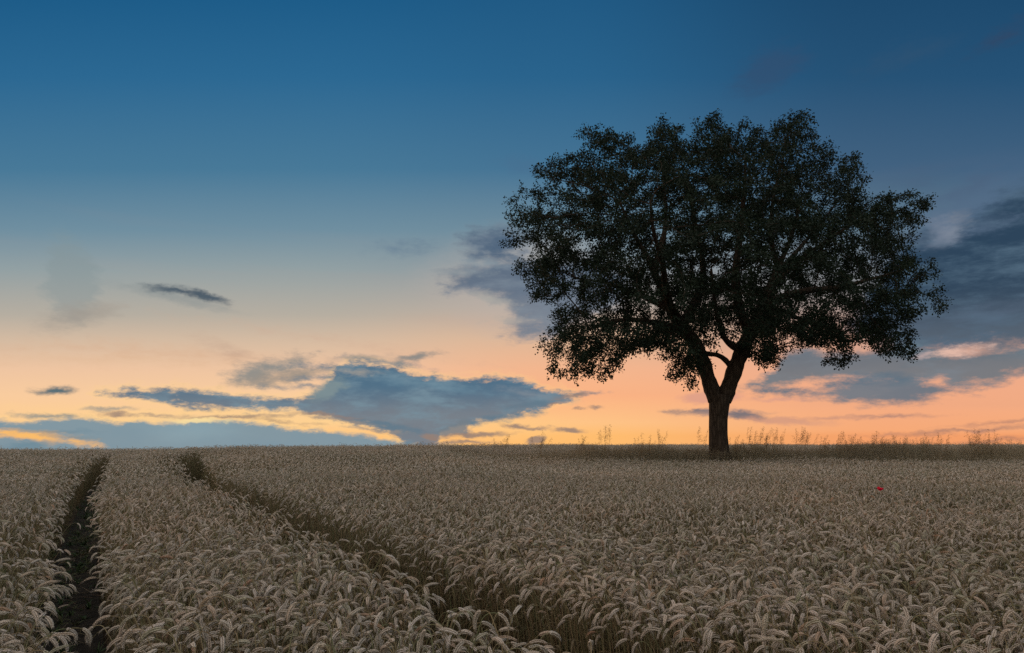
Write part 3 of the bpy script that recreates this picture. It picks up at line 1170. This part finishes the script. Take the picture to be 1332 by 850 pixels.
def math_(op, a, b=None, c=None, clamp=False):
    n_ = N(nt, 'ShaderNodeMath', operation=op, use_clamp=clamp)
    for i, q in enumerate((a, b, c)):
        if q is None: continue
        if isinstance(q, (int, float)): n_.inputs[i].default_value = q
        else: L(q, n_.inputs[i])
    return n_.outputs[0]


def smooth_(x, a, b, lo=0.0, hi=1.0):
    n_ = N(nt, 'ShaderNodeMapRange', interpolation_type='SMOOTHSTEP')
    L(x, n_.inputs[0])
    for i, q in enumerate((a, b, lo, hi)):
        n_.inputs[i + 1].default_value = q
    return n_.outputs[0]


def mix_(f, a, b):
    n_ = N(nt, 'ShaderNodeMix', data_type='RGBA')
    n_.clamp_factor = True
    if isinstance(f, (int, float)): n_.inputs[0].default_value = f
    else: L(f, n_.inputs[0])
    for i, q in ((6, a), (7, b)):
        if isinstance(q, tuple): n_.inputs[i].default_value = (*q, 1)
        else: L(q, n_.inputs[i])
    return n_.outputs[2]


tc = N(nt, 'ShaderNodeTexCoord')
nrm = N(nt, 'ShaderNodeVectorMath', operation='NORMALIZE'); L(tc.outputs['Generated'], nrm.inputs[0])
sx = N(nt, 'ShaderNodeSeparateXYZ'); L(nrm.outputs[0], sx.inputs[0])
AZ = math_('MULTIPLY', math_('ARCTAN2', sx.outputs[0], sx.outputs[1]), 57.29578)
EL = math_('MULTIPLY', math_('ARCSINE', sx.outputs[2]), 57.29578)
cx = N(nt, 'ShaderNodeCombineXYZ'); L(AZ, cx.inputs[0]); L(EL, cx.inputs[1])
PV = cx.outputs[0]


def noise_(vec, scale, detail=5, stretch=(1, 1, 1), rough=0.55, off=(0, 0, 0)):
    mp = N(nt, 'ShaderNodeMapping'); mp.inputs['Scale'].default_value = stretch; mp.inputs['Location'].default_value = off
    L(vec, mp.inputs['Vector'])
    n_ = N(nt, 'ShaderNodeTexNoise'); n_.inputs['Scale'].default_value = scale
    n_.inputs['Detail'].default_value = detail; n_.inputs['Roughness'].default_value = rough
    L(mp.outputs[0], n_.inputs['Vector'])
    return n_


# clear sky: colour against elevation, towards the left, the middle and the right
ELMAX = 40.0


BAND = math_('MULTIPLY', math_('ARCTAN2', sx.outputs[2], math_('MAXIMUM', sx.outputs[1], 0.05)), 57.29578)


def column(x, rows):
    st = []
    for y, c in rows:
        d_ = ray(x, y)
        st.append((max(0.0, min(1.0, math.degrees(math.atan2(d_[2], d_[1])) / ELMAX)), lin(c)))
    st.sort()
    n_ = ramp(nt, st)
    L(math_('DIVIDE', BAND, ELMAX, clamp=True), n_.inputs[0])
    return n_.outputs[0]


sky_l = column(300, [(0, (30, 92, 136)), (100, (44, 104, 146)), (220, (72, 121, 152)), (300, (112, 143, 160)), (350, (146, 160, 163)), (410, (182, 174, 161)),
                     (440, (210, 186, 162)), (480, (238, 197, 162)), (515, (249, 204, 158)), (550, (253, 204, 148)), (582, (255, 192, 122))])
sky_m = column(700, [(0, (33, 90, 132)), (100, (42, 99, 140)), (220, (70, 116, 148)), (300, (112, 140, 156)), (350, (142, 152, 158)), (400, (186, 172, 160)),
                     (440, (222, 183, 152)), (480, (243, 182, 142)), (515, (251, 180, 132)), (550, (254, 196, 134)), (582, (255, 190, 112))])
sky_r = column(1240, [(0, (30, 74, 110)), (100, (38, 82, 118)), (220, (66, 98, 128)), (300, (98, 122, 138)), (380, (146, 144, 144)), (440, (205, 160, 140)),
                      (480, (236, 170, 138)), (530, (244, 172, 130)), (560, (246, 170, 120)), (582, (244, 160, 106))])
sky = mix_(smooth_(AZ, -18, 4), sky_l, sky_m)
sky = mix_(smooth_(AZ, 4, 30), sky, sky_r)

warp1 = noise_(PV, 0.16, 3, (0.55, 1.3, 1))
warp2 = noise_(PV, 0.62, 7, (0.7, 1.3, 1), 0.66)


def offset_vec(n_, amp):
    s_ = N(nt, 'ShaderNodeVectorMath', operation='SUBTRACT'); L(n_.outputs['Color'], s_.inputs[0]); s_.inputs[1].default_value = (0.5, 0.5, 0.5)
    m_ = N(nt, 'ShaderNodeVectorMath', operation='MULTIPLY'); L(s_.outputs[0], m_.inputs[0]); m_.inputs[1].default_value = amp
    return m_.outputs[0]


def vadd(a, b):
    n_ = N(nt, 'ShaderNodeVectorMath', operation='ADD'); L(a, n_.inputs[0]); L(b, n_.inputs[1])
    return n_.outputs[0]


PW = vadd(PV, offset_vec(warp2, (2.8, 1.15, 0)))               # finely ragged
PWW = vadd(PW, offset_vec(warp1, (4.0, 1.4, 0)))               # ragged and billowed
PW0, PWW0 = PW, PWW
CUR = {}


def refresh(sky):
    """tie the next cloud's coordinates to the sky laid so far (by nothing measurable): Cycles then works the clouds out
    one after the other instead of all at once, which would not fit its stack"""
    for k_, b_ in (('PW', PW0), ('PWW', PWW0)):
        n_ = N(nt, 'ShaderNodeVectorMath', operation='MULTIPLY_ADD')
        L(sky, n_.inputs[0]); n_.inputs[1].default_value = (1e-7, 1e-7, 1e-7); L(b_, n_.inputs[2])
        CUR[k_] = n_.outputs[0]
    s_ = N(nt, 'ShaderNodeSeparateXYZ'); L(CUR['PW'], s_.inputs[0])
    CUR['AZW'], CUR['ELW'] = s_.outputs[0], s_.outputs[1]


refresh(sky)
fine = noise_(PV, 1.1, 7, (0.6, 1.5, 1), 0.66)
soft = noise_(PV, 0.42, 7, (0.5, 1.5, 1), 0.62, (7, 3, 0))


def ellipse(px, py, hx, hy, tilt=0.0, vec=None):
    """signed 'inside' value, about degrees, of an ellipse given in photograph pixels"""
    a, e = azel(px, py)
    a2, _ = azel(px + 5, py); _, e2 = azel(px, py - 5)
    mp = N(nt, 'ShaderNodeMapping', vector_type='TEXTURE')
    mp.inputs['Location'].default_value = (a, e, 0)
    mp.inputs['Rotation'].default_value = (0, 0, math.radians(tilt))
    mp.inputs['Scale'].default_value = (hx * abs(a2 - a) / 5, hy * abs(e2 - e) / 5, 1)
    L(CUR[vec or 'PW'], mp.inputs['Vector'])
    ln_ = N(nt, 'ShaderNodeVectorMath', operation='LENGTH'); L(mp.outputs[0], ln_.inputs[0])
    return math_('MULTIPLY', math_('SUBTRACT', 1.0, ln_.outputs['Value']), hy * abs(e2 - e) / 5)


def union(fs):
    o = fs[0]
    for q in fs[1:]:
        o = math_('SMOOTH_MAX', o, q, 0.25)
    return o


def profile(top, bot):
    """inside value of a cloud whose upper and lower edges are given as photograph pixels"""
    T = sorted(azel(*q) for q in top); B = sorted(azel(*q) for q in bot)
    a0, a1 = min(T[0][0], B[0][0]), max(T[-1][0], B[-1][0])
    e0 = min(q[1] for q in T + B) - 0.5; e1 = max(q[1] for q in T + B) + 0.5
    t = math_('DIVIDE', math_('SUBTRACT', CUR['AZW'], a0), a1 - a0, clamp=True)
    res = []
    for Q in (T, B):
        fc = N(nt, 'ShaderNodeFloatCurve')
        cv = fc.mapping.curves[0]
        pts_ = [((q[0] - a0) / (a1 - a0), (q[1] - e0) / (e1 - e0)) for q in Q]
        cv.points[0].location = pts_[0]; cv.points[1].location = pts_[-1]
        for q in pts_[1:-1]:
            cv.points.new(*q)
        for q in cv.points:
            q.handle_type = 'AUTO_CLAMPED'
        fc.mapping.update()
        L(t, fc.inputs['Value'])
        res.append(math_('ADD', math_('MULTIPLY', fc.outputs[0], e1 - e0), e0))
    inside_ = math_('SMOOTH_MIN', math_('SUBTRACT', res[0], CUR['ELW']), math_('SUBTRACT', CUR['ELW'], res[1]), 0.15)
    # nothing beyond its two ends
    ends = math_('MINIMUM', math_('SUBTRACT', CUR['AZW'], a0), math_('SUBTRACT', a1, CUR['AZW']))
    return math_('MINIMUM', inside_, ends)


def lay(sky, f, lo, hi, colour, opacity=1.0, rag=0.5, rim=None):
    """lay a cloud with inside value f over the sky"""
    g = math_('ADD', f, math_('MULTIPLY', math_('SUBTRACT', fine.outputs['Fac'], 0.5), rag))
    if rim is not None:
        c_, amt, wid = rim
        b_ = math_('MULTIPLY', smooth_(g, -wid, 0.0), amt)
        sky = mix_(b_, sky, c_)
    m = math_('MULTIPLY', smooth_(g, lo, hi), opacity)
    sky = mix_(m, sky, colour)
    refresh(sky)
    return sky


def cloud_colour(c_low, c_high, el0, el1, mottled=0.35, c_m=None):
    base_ = mix_(smooth_(CUR['ELW'], el0, el1), lin(c_low), lin(c_high))
    if c_m:
        base_ = mix_(math_('MULTIPLY', smooth_(soft.outputs['Fac'], 0.42, 0.68), mottled), base_, lin(c_m))
    return base_


GOLD = lin((255, 212, 140))
# thin veils
veil = math_('MULTIPLY', smooth_(noise_(PV, 0.12, 5, (0.18, 2.4, 1), 0.5, (3, 1, 0)).outputs['Fac'], 0.5, 0.75), smooth_(EL, 22, 4))
sky = mix_(math_('MULTIPLY', veil, 0.16), sky, lin((196, 150, 130)))
# --- clouds on the left half of the view and behind the crown
BASE_SKY = sky
refresh(sky)
for (px, py, hx, hy, tl, col, op) in [
        (690, 218, 35, 14, 0, (74, 108, 140), 0.5), (515, 322, 26, 9, 8, (105, 128, 148), 0.7), (540, 318, 16, 6, 0, (98, 122, 142), 0.6), (95, 365, 40, 60, 20, (132, 147, 150), 0.45),
        (112, 412, 55, 20, 14, (160, 152, 142), 0.7), (235, 462, 170, 7, -1, (214, 172, 140), 0.6), (300, 458, 30, 9, -20, (190, 160, 140), 0.6),
        (450, 448, 90, 4, -8, (206, 170, 146), 0.6), (140, 470, 150, 5, 1, (222, 182, 146), 0.6)]:
    sky = lay(sky, ellipse(px, py, hx, hy, tl, 'PWW'), -0.5, 1.2, lin(col), op, 2.0)

# puffs behind the tree's left edge, and what shows through the crown
sky = lay(sky, ellipse(680, 370, 130, 70, 0, 'PWW'), -1.2, 3.0, lin((188, 176, 168)), 0.55, 1.5)
puffs = [(645, 316, 52, 22, 4), (660, 362, 84, 34, 0), (700, 398, 62, 34, -14), (697, 430, 36, 17, 0), (755, 375, 70, 40, 0), (610, 374, 34, 10, 10)]
for k, q in enumerate(puffs):
    f = ellipse(*q, vec='PWW')
    sky = lay(sky, f, -0.35, 1.0, cloud_colour((116, 126, 140), (76, 98, 122), 9, 16, 0.6, (124, 138, 152)), 0.95, 2.0)

for (px, py, hx, hy, tl, col) in [(625, 337, 46, 6, -6, (140, 154, 162)), (640, 392, 30, 8, -10, (176, 172, 164)), (668, 417, 26, 5, 0, (184, 172, 160)), (600, 352, 24, 5, 0, (146, 156, 160))]:
    sky = lay(sky, ellipse(px, py, hx, hy, tl, 'PWW'), -0.3, 0.6, lin(col), 0.75, 1.6)
# small clouds on the left
sky = lay(sky, union([ellipse(232, 380, 48, 6, -6), ellipse(268, 386, 38, 6, -14)]), -0.12, 0.3, cloud_colour((70, 86, 100), (92, 118, 132), 12, 13, 0.3, (84, 104, 116)), 0.95, 0.45)
sky = lay(sky, ellipse(232, 388, 60, 5, -10), -0.3, 0.3, lin((130, 140, 142)), 0.5, 0.6)
sky = lay(sky, union([ellipse(334, 488, 36, 17, 0), ellipse(360, 476, 44, 12, 12), ellipse(392, 486, 44, 6, 8)]), -0.4, 0.8, lin((134, 138, 136)), 0.92, 1.8)
sky = lay(sky, ellipse(375, 490, 62, 9, 10), -0.3, 0.5, lin((160, 146, 132)), 0.75, 0.8)
sky = lay(sky, ellipse(540, 466, 32, 6, 12), -0.18, 0.3, lin((124, 130, 130)), 0.85, 0.6)
sky = lay(sky, ellipse(470, 466, 34, 5, 4), -0.2, 0.35, lin((150, 144, 138)), 0.7, 0.6)
sky = lay(sky, ellipse(74, 508, 34, 6, -1), -0.1, 0.25, lin((80, 106, 116)), 0.97, 0.3)

# the low bank along the left horizon with its bright gap
sky = lay(sky, ellipse(300, 546, 230, 12, -1), -0.6, 0.9, lin((255, 214, 142)), 0.55, 0.6)
fb = profile([(-200, 550), (-60, 550), (0, 546), (60, 544), (110, 544), (180, 549), (250, 546), (320, 548), (370, 554), (420, 560), (470, 565), (520, 571), (580, 578), (640, 588)],
             [(-200, 600), (0, 600), (200, 600), (400, 600), (640, 596)])
bankc = cloud_colour((122, 148, 161), (88, 124, 146), 0.8, 3.0, 0.6, (116, 146, 162))
sky = lay(sky, fb, -0.16, 0.36, bankc, 0.96, 1.0, (GOLD, 0.35, 0.45))
sky = lay(sky, union([ellipse(35, 566, 62, 9, -2), ellipse(85, 574, 36, 6, -4), ellipse(105, 578, 26, 4, 0)]), -0.12, 0.35, lin((255, 190, 104)), 0.95, 0.9)
sky = lay(sky, union([ellipse(35, 579, 40, 6, 3), ellipse(95, 562, 30, 3, 0)]), -0.15, 0.3, lin((110, 138, 152)), 0.85, 0.5)
sky = lay(sky, ellipse(252, 560, 60, 16, 0), -0.6, 1.0, lin((150, 176, 184)), 0.35, 0.4)

# the big cloud
sky = lay(sky, ellipse(655, 556, 70, 16, 0), -0.8, 1.0, lin((255, 202, 132)), 0.6, 0.4)
fm = profile([(134, 510), (180, 504), (250, 506), (300, 511), (345, 517), (390, 516), (418, 506), (432, 491), (440, 480), (446, 473), (470, 471), (500, 474), (530, 482), (560, 489), (600, 492), (640, 489), (680, 496), (712, 504), (746, 513)],
             [(134, 513), (180, 519), (225, 527), (270, 533), (320, 534), (370, 534), (400, 541), (440, 549), (480, 554), (500, 560), (518, 572), (532, 582), (560, 584), (572, 570), (584, 560), (604, 553), (640, 549), (680, 540), (712, 530), (746, 517)])
mainc = cloud_colour((112, 124, 136), (68, 108, 134), 1.3, 4.4, 0.85, (112, 142, 158))
sky = lay(sky, fm, -0.22, 0.42, mainc, 0.97, 1.7, (GOLD, 0.30, 0.6))
for (px, py, hx, hy, tl) in [(428, 478, 44, 3, -3), (418, 491, 40, 3, 3), (400, 503, 36, 3, 2), (500, 472, 40, 2.6, -6), (470, 549, 56, 4, -6), (515, 557, 40, 5, -10),
                             (705, 523, 44, 4, 10), (742, 513, 26, 2.4, 4), (650, 545, 46, 5, 8)]:
    sky = lay(sky, ellipse(px, py, hx, hy, tl), -0.2, 0.28, lin((98, 122, 138)), 0.8, 0.8)
sky = lay(sky, ellipse(560, 500, 90, 7, -8), -0.2, 0.5, lin((112, 142, 158)), 0.5, 1.4)
sky = lay(sky, ellipse(690, 512, 50, 5, -10), -0.2, 0.5, lin((134, 142, 150)), 0.6, 1.0)
sky = lay(sky, ellipse(425, 508, 26, 12, 30), -0.25, 0.4, lin((128, 144, 146)), 0.8, 1.0)
sky = lay(sky, ellipse(465, 484, 22, 3, 0), -0.2, 0.3, lin((176, 164, 148)), 0.7, 0.8)
sky = lay(sky, union([ellipse(590, 560, 24, 9, 8), ellipse(602, 556, 13, 11, 60)]), -0.12, 0.3, lin((116, 126, 134)), 0.9, 0.6)
for (px, py, hx, hy, tl) in [(620, 566, 44, 3.2, 3), (600, 575, 40, 2.4, 0), (672, 555, 22, 3, -5), (700, 557, 14, 2.4, 0), (740, 560, 20, 3.4, 0), (720, 525, 9, 2, 12), (753, 532, 6, 1.6, 0), (773, 531, 10, 1.7, -2),
                            (745, 515, 20, 2.5, 6), (700, 573, 14, 5, 10), (560, 568, 14, 5, 0), (150, 540, 26, 3, -2), (300, 543, 60, 2, 0), (420, 541, 40, 2, -4)]:
    sky = lay(sky, ellipse(px, py, hx, hy, tl), -0.10, 0.16, lin((150, 128, 116)), 0.9, 0.25)
for (px, py, hx, hy, tl, col) in [(255, 547, 34, 4, 0, (255, 226, 160)), (330, 541, 60, 1.8, 1, (176, 150, 124)), (430, 546, 44, 2, -6, (168, 146, 126)), (205, 540, 50, 1.6, 2, (182, 156, 130)),
                                 (490, 559, 36, 2.2, -7, (150, 140, 132)), (365, 549, 40, 1.6, -5, (190, 158, 124)), (60, 541, 44, 3, 0, (140, 144, 140)), (140, 534, 34, 2.6, 4, (150, 148, 140)), (55, 560, 30, 1.8, -3, (140, 140, 134)), (95, 569, 26, 2, -6, (128, 138, 140))]:
    sky = lay(sky, ellipse(px, py, hx, hy, tl), -0.10, 0.16, lin(col), 0.8, 0.5)
SKY_LEFT = sky

# --- clouds on the right half of the view
sky = BASE_SKY
refresh(sky)
for (px, py, hx, hy, tl, col, op) in [
        (1000, 92, 55, 30, 12, (52, 78, 110), 0.6), (1305, 44, 45, 10, 14, (52, 70, 98), 0.9),
        (1170, 75, 60, 18, 5, (50, 82, 112), 0.5), (1262, 243, 34, 10, 14, (72, 92, 118), 0.8), (1180, 232, 40, 14, 0, (74, 96, 122), 0.45)]:
    sky = lay(sky, ellipse(px, py, hx, hy, tl, 'PWW'), -0.5, 1.2, lin(col), op, 2.0)
sky = lay(sky, ellipse(1255, 300, 130, 60, 14, 'PWW'), -1.5, 2.5, lin((82, 104, 132)), 0.75, 1.8)
sky = lay(sky, ellipse(1225, 310, 34, 26, 40, 'PWW'), -0.8, 1.6, lin((132, 138, 152)), 0.6, 1.8)
f1 = profile([(1100, 420), (1140, 360), (1170, 318), (1195, 300), (1222, 306), (1245, 286), (1275, 272), (1300, 258), (1332, 240), (1380, 228), (1500, 225), (1700, 300)],
             [(1100, 425), (1150, 455), (1180, 468), (1215, 470), (1260, 464), (1300, 460), (1332, 462), (1400, 466), (1550, 470), (1700, 310)])
bank = cloud_colour((86, 103, 118), (43, 66, 88), 5.0, 11, 0.95, (78, 102, 122))
sky = lay(sky, f1, -0.7, 1.3, bank, 0.97, 3.0)
sky = lay(sky, ellipse(1262, 300, 60, 9, 10), -0.5, 0.9, lin((96, 116, 140)), 0.6, 2.2)
sky = lay(sky, ellipse(1300, 405, 90, 10, 4), -0.5, 1.0, lin((88, 104, 124)), 0.55, 2.4)
f2 = profile([(955, 508), (985, 498), (1010, 476), (1040, 453), (1080, 458), (1120, 456), (1170, 444), (1210, 452), (1260, 456), (1300, 452), (1340, 446), (1450, 436), (1640, 470)],
             [(955, 510), (1000, 508), (1030, 502), (1060, 498), (1100, 496), (1140, 500), (1180, 504), (1215, 498), (1250, 506), (1290, 502), (1332, 490), (1450, 482), (1640, 474)])
sky = lay(sky, f2, -0.4, 0.7, cloud_colour((106, 118, 126), (74, 99, 117), 4, 8, 0.8, (108, 126, 138)), 0.93, 1.9)
f3 = profile([(975, 509), (1010, 502), (1060, 503), (1095, 493), (1140, 485), (1180, 487), (1225, 502), (1275, 508)],
             [(975, 514), (1010, 515), (1055, 519), (1100, 525), (1150, 527), (1195, 525), (1230, 519), (1275, 512)])
sky = lay(sky, f3, -0.3, 0.7, cloud_colour((102, 116, 128), (86, 109, 127), 3, 5, 0.6, (118, 126, 134)), 0.95, 1.7)
sky = lay(sky, ellipse(1238, 296, 24, 10, 40, 'PWW'), -0.5, 0.8, lin((140, 148, 162)), 0.6, 2.2)
sky = lay(sky, ellipse(1252, 456, 40, 9, 4), -0.1, 0.45, lin((228, 186, 168)), 0.95, 1.5)
sky = lay(sky, ellipse(1198, 462, 14, 6, 4), -0.1, 0.35, lin((190, 166, 162)), 0.8, 0.9)
# streaks to the right of the trunk
for (px, py, hx, hy, tl, col) in [(935, 537, 60, 4, 0, (150, 128, 124)), (968, 541, 36, 6, -6, (112, 110, 118)), (910, 534, 40, 3, 2, (126, 116, 120)), (1020, 548, 60, 5, -4, (214, 156, 128)),
                                 (1155, 542, 58, 2.6, 0, (170, 130, 118)), (1080, 545, 40, 2.5, 0, (206, 150, 124)), (1250, 561, 110, 2.6, 3, (158, 120, 108)), (1300, 551, 60, 2.2, 4, (186, 134, 112)), (1310, 572, 50, 2.4, 3, (176, 124, 102)),
                                 (925, 517, 40, 9, 0, (222, 160, 136)), (1010, 520, 40, 2.5, -2, (220, 160, 136))]:
    sky = lay(sky, ellipse(px, py, hx, hy, tl), -0.12, 0.22, lin(col), 0.9, 0.3)
SKY_RIGHT = sky

# the rest of the dome: added fill overhead and behind, brighter than dusk, to light the wheat; warmer left
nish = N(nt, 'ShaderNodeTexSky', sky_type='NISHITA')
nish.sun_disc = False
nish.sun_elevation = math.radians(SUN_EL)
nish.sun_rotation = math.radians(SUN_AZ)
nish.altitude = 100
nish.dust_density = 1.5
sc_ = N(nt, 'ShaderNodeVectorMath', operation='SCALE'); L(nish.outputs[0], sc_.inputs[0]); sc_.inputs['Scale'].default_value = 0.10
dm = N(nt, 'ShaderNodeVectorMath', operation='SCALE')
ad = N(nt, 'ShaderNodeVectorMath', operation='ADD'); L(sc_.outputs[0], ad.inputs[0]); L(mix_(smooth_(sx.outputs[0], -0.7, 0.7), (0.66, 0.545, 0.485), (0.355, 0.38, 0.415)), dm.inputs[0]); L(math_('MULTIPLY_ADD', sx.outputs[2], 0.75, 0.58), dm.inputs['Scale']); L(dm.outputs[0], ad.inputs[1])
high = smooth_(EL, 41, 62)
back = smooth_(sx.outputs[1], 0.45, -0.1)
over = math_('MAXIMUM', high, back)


def background(c):
    n_ = N(nt, 'ShaderNodeBackground'); L(c, n_.inputs[0]); n_.inputs[1].default_value = 1.0
    return n_.outputs[0]


def mix_shader(f, a, b):
    n_ = N(nt, 'ShaderNodeMixShader'); L(f, n_.inputs[0]); L(a, n_.inputs[1]); L(b, n_.inputs[2])
    return n_.outputs[0]


split_az = azel(842, 400)[0]        # no cloud crosses this azimuth
right_side = math_('GREATER_THAN', AZ, split_az)
front = mix_shader(right_side, background(SKY_LEFT), background(SKY_RIGHT))
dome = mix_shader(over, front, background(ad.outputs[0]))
ground_glow = N(nt, 'ShaderNodeBackground'); ground_glow.inputs[0].default_value = (0.06, 0.05, 0.04, 1)
dome = mix_shader(smooth_(EL, -0.5, -6), dome, ground_glow.outputs[0])
wo = N(nt, 'ShaderNodeOutputWorld'); L(dome, wo.inputs[0])
W.cycles.sampling_method = 'MANUAL'
W.cycles.sample_map_resolution = 512

# ------------------------------------------------------------------ afterglow
sl = bpy.data.lights.new("sun", 'SUN')
sun = bpy.data.objects.new("sun", sl)
COL.objects.link(sun)
sl.energy = 0.6
sl.angle = math.radians(10)
sl.color = (1.0, 0.62, 0.34)
d = Vector((math.sin(math.radians(SUN_AZ)) * math.cos(math.radians(SUN_EL)), math.cos(math.radians(SUN_AZ)) * math.cos(math.radians(SUN_EL)), math.sin(math.radians(SUN_EL))))
sun.rotation_euler = (-d).to_track_quat('-Z', 'Y').to_euler()
sun.location = (-20, 30, 12)

S.view_settings.view_transform = 'Standard'
S.view_settings.look = 'None'
S.view_settings.exposure = 0.0
S.view_settings.gamma = 1.0
S.view_settings.use_curve_mapping = False
S.render.engine = 'CYCLES'
S.cycles.max_bounces = 6
S.cycles.diffuse_bounces = 4
S.cycles.transmission_bounces = 4
S.cycles.use_denoising = False
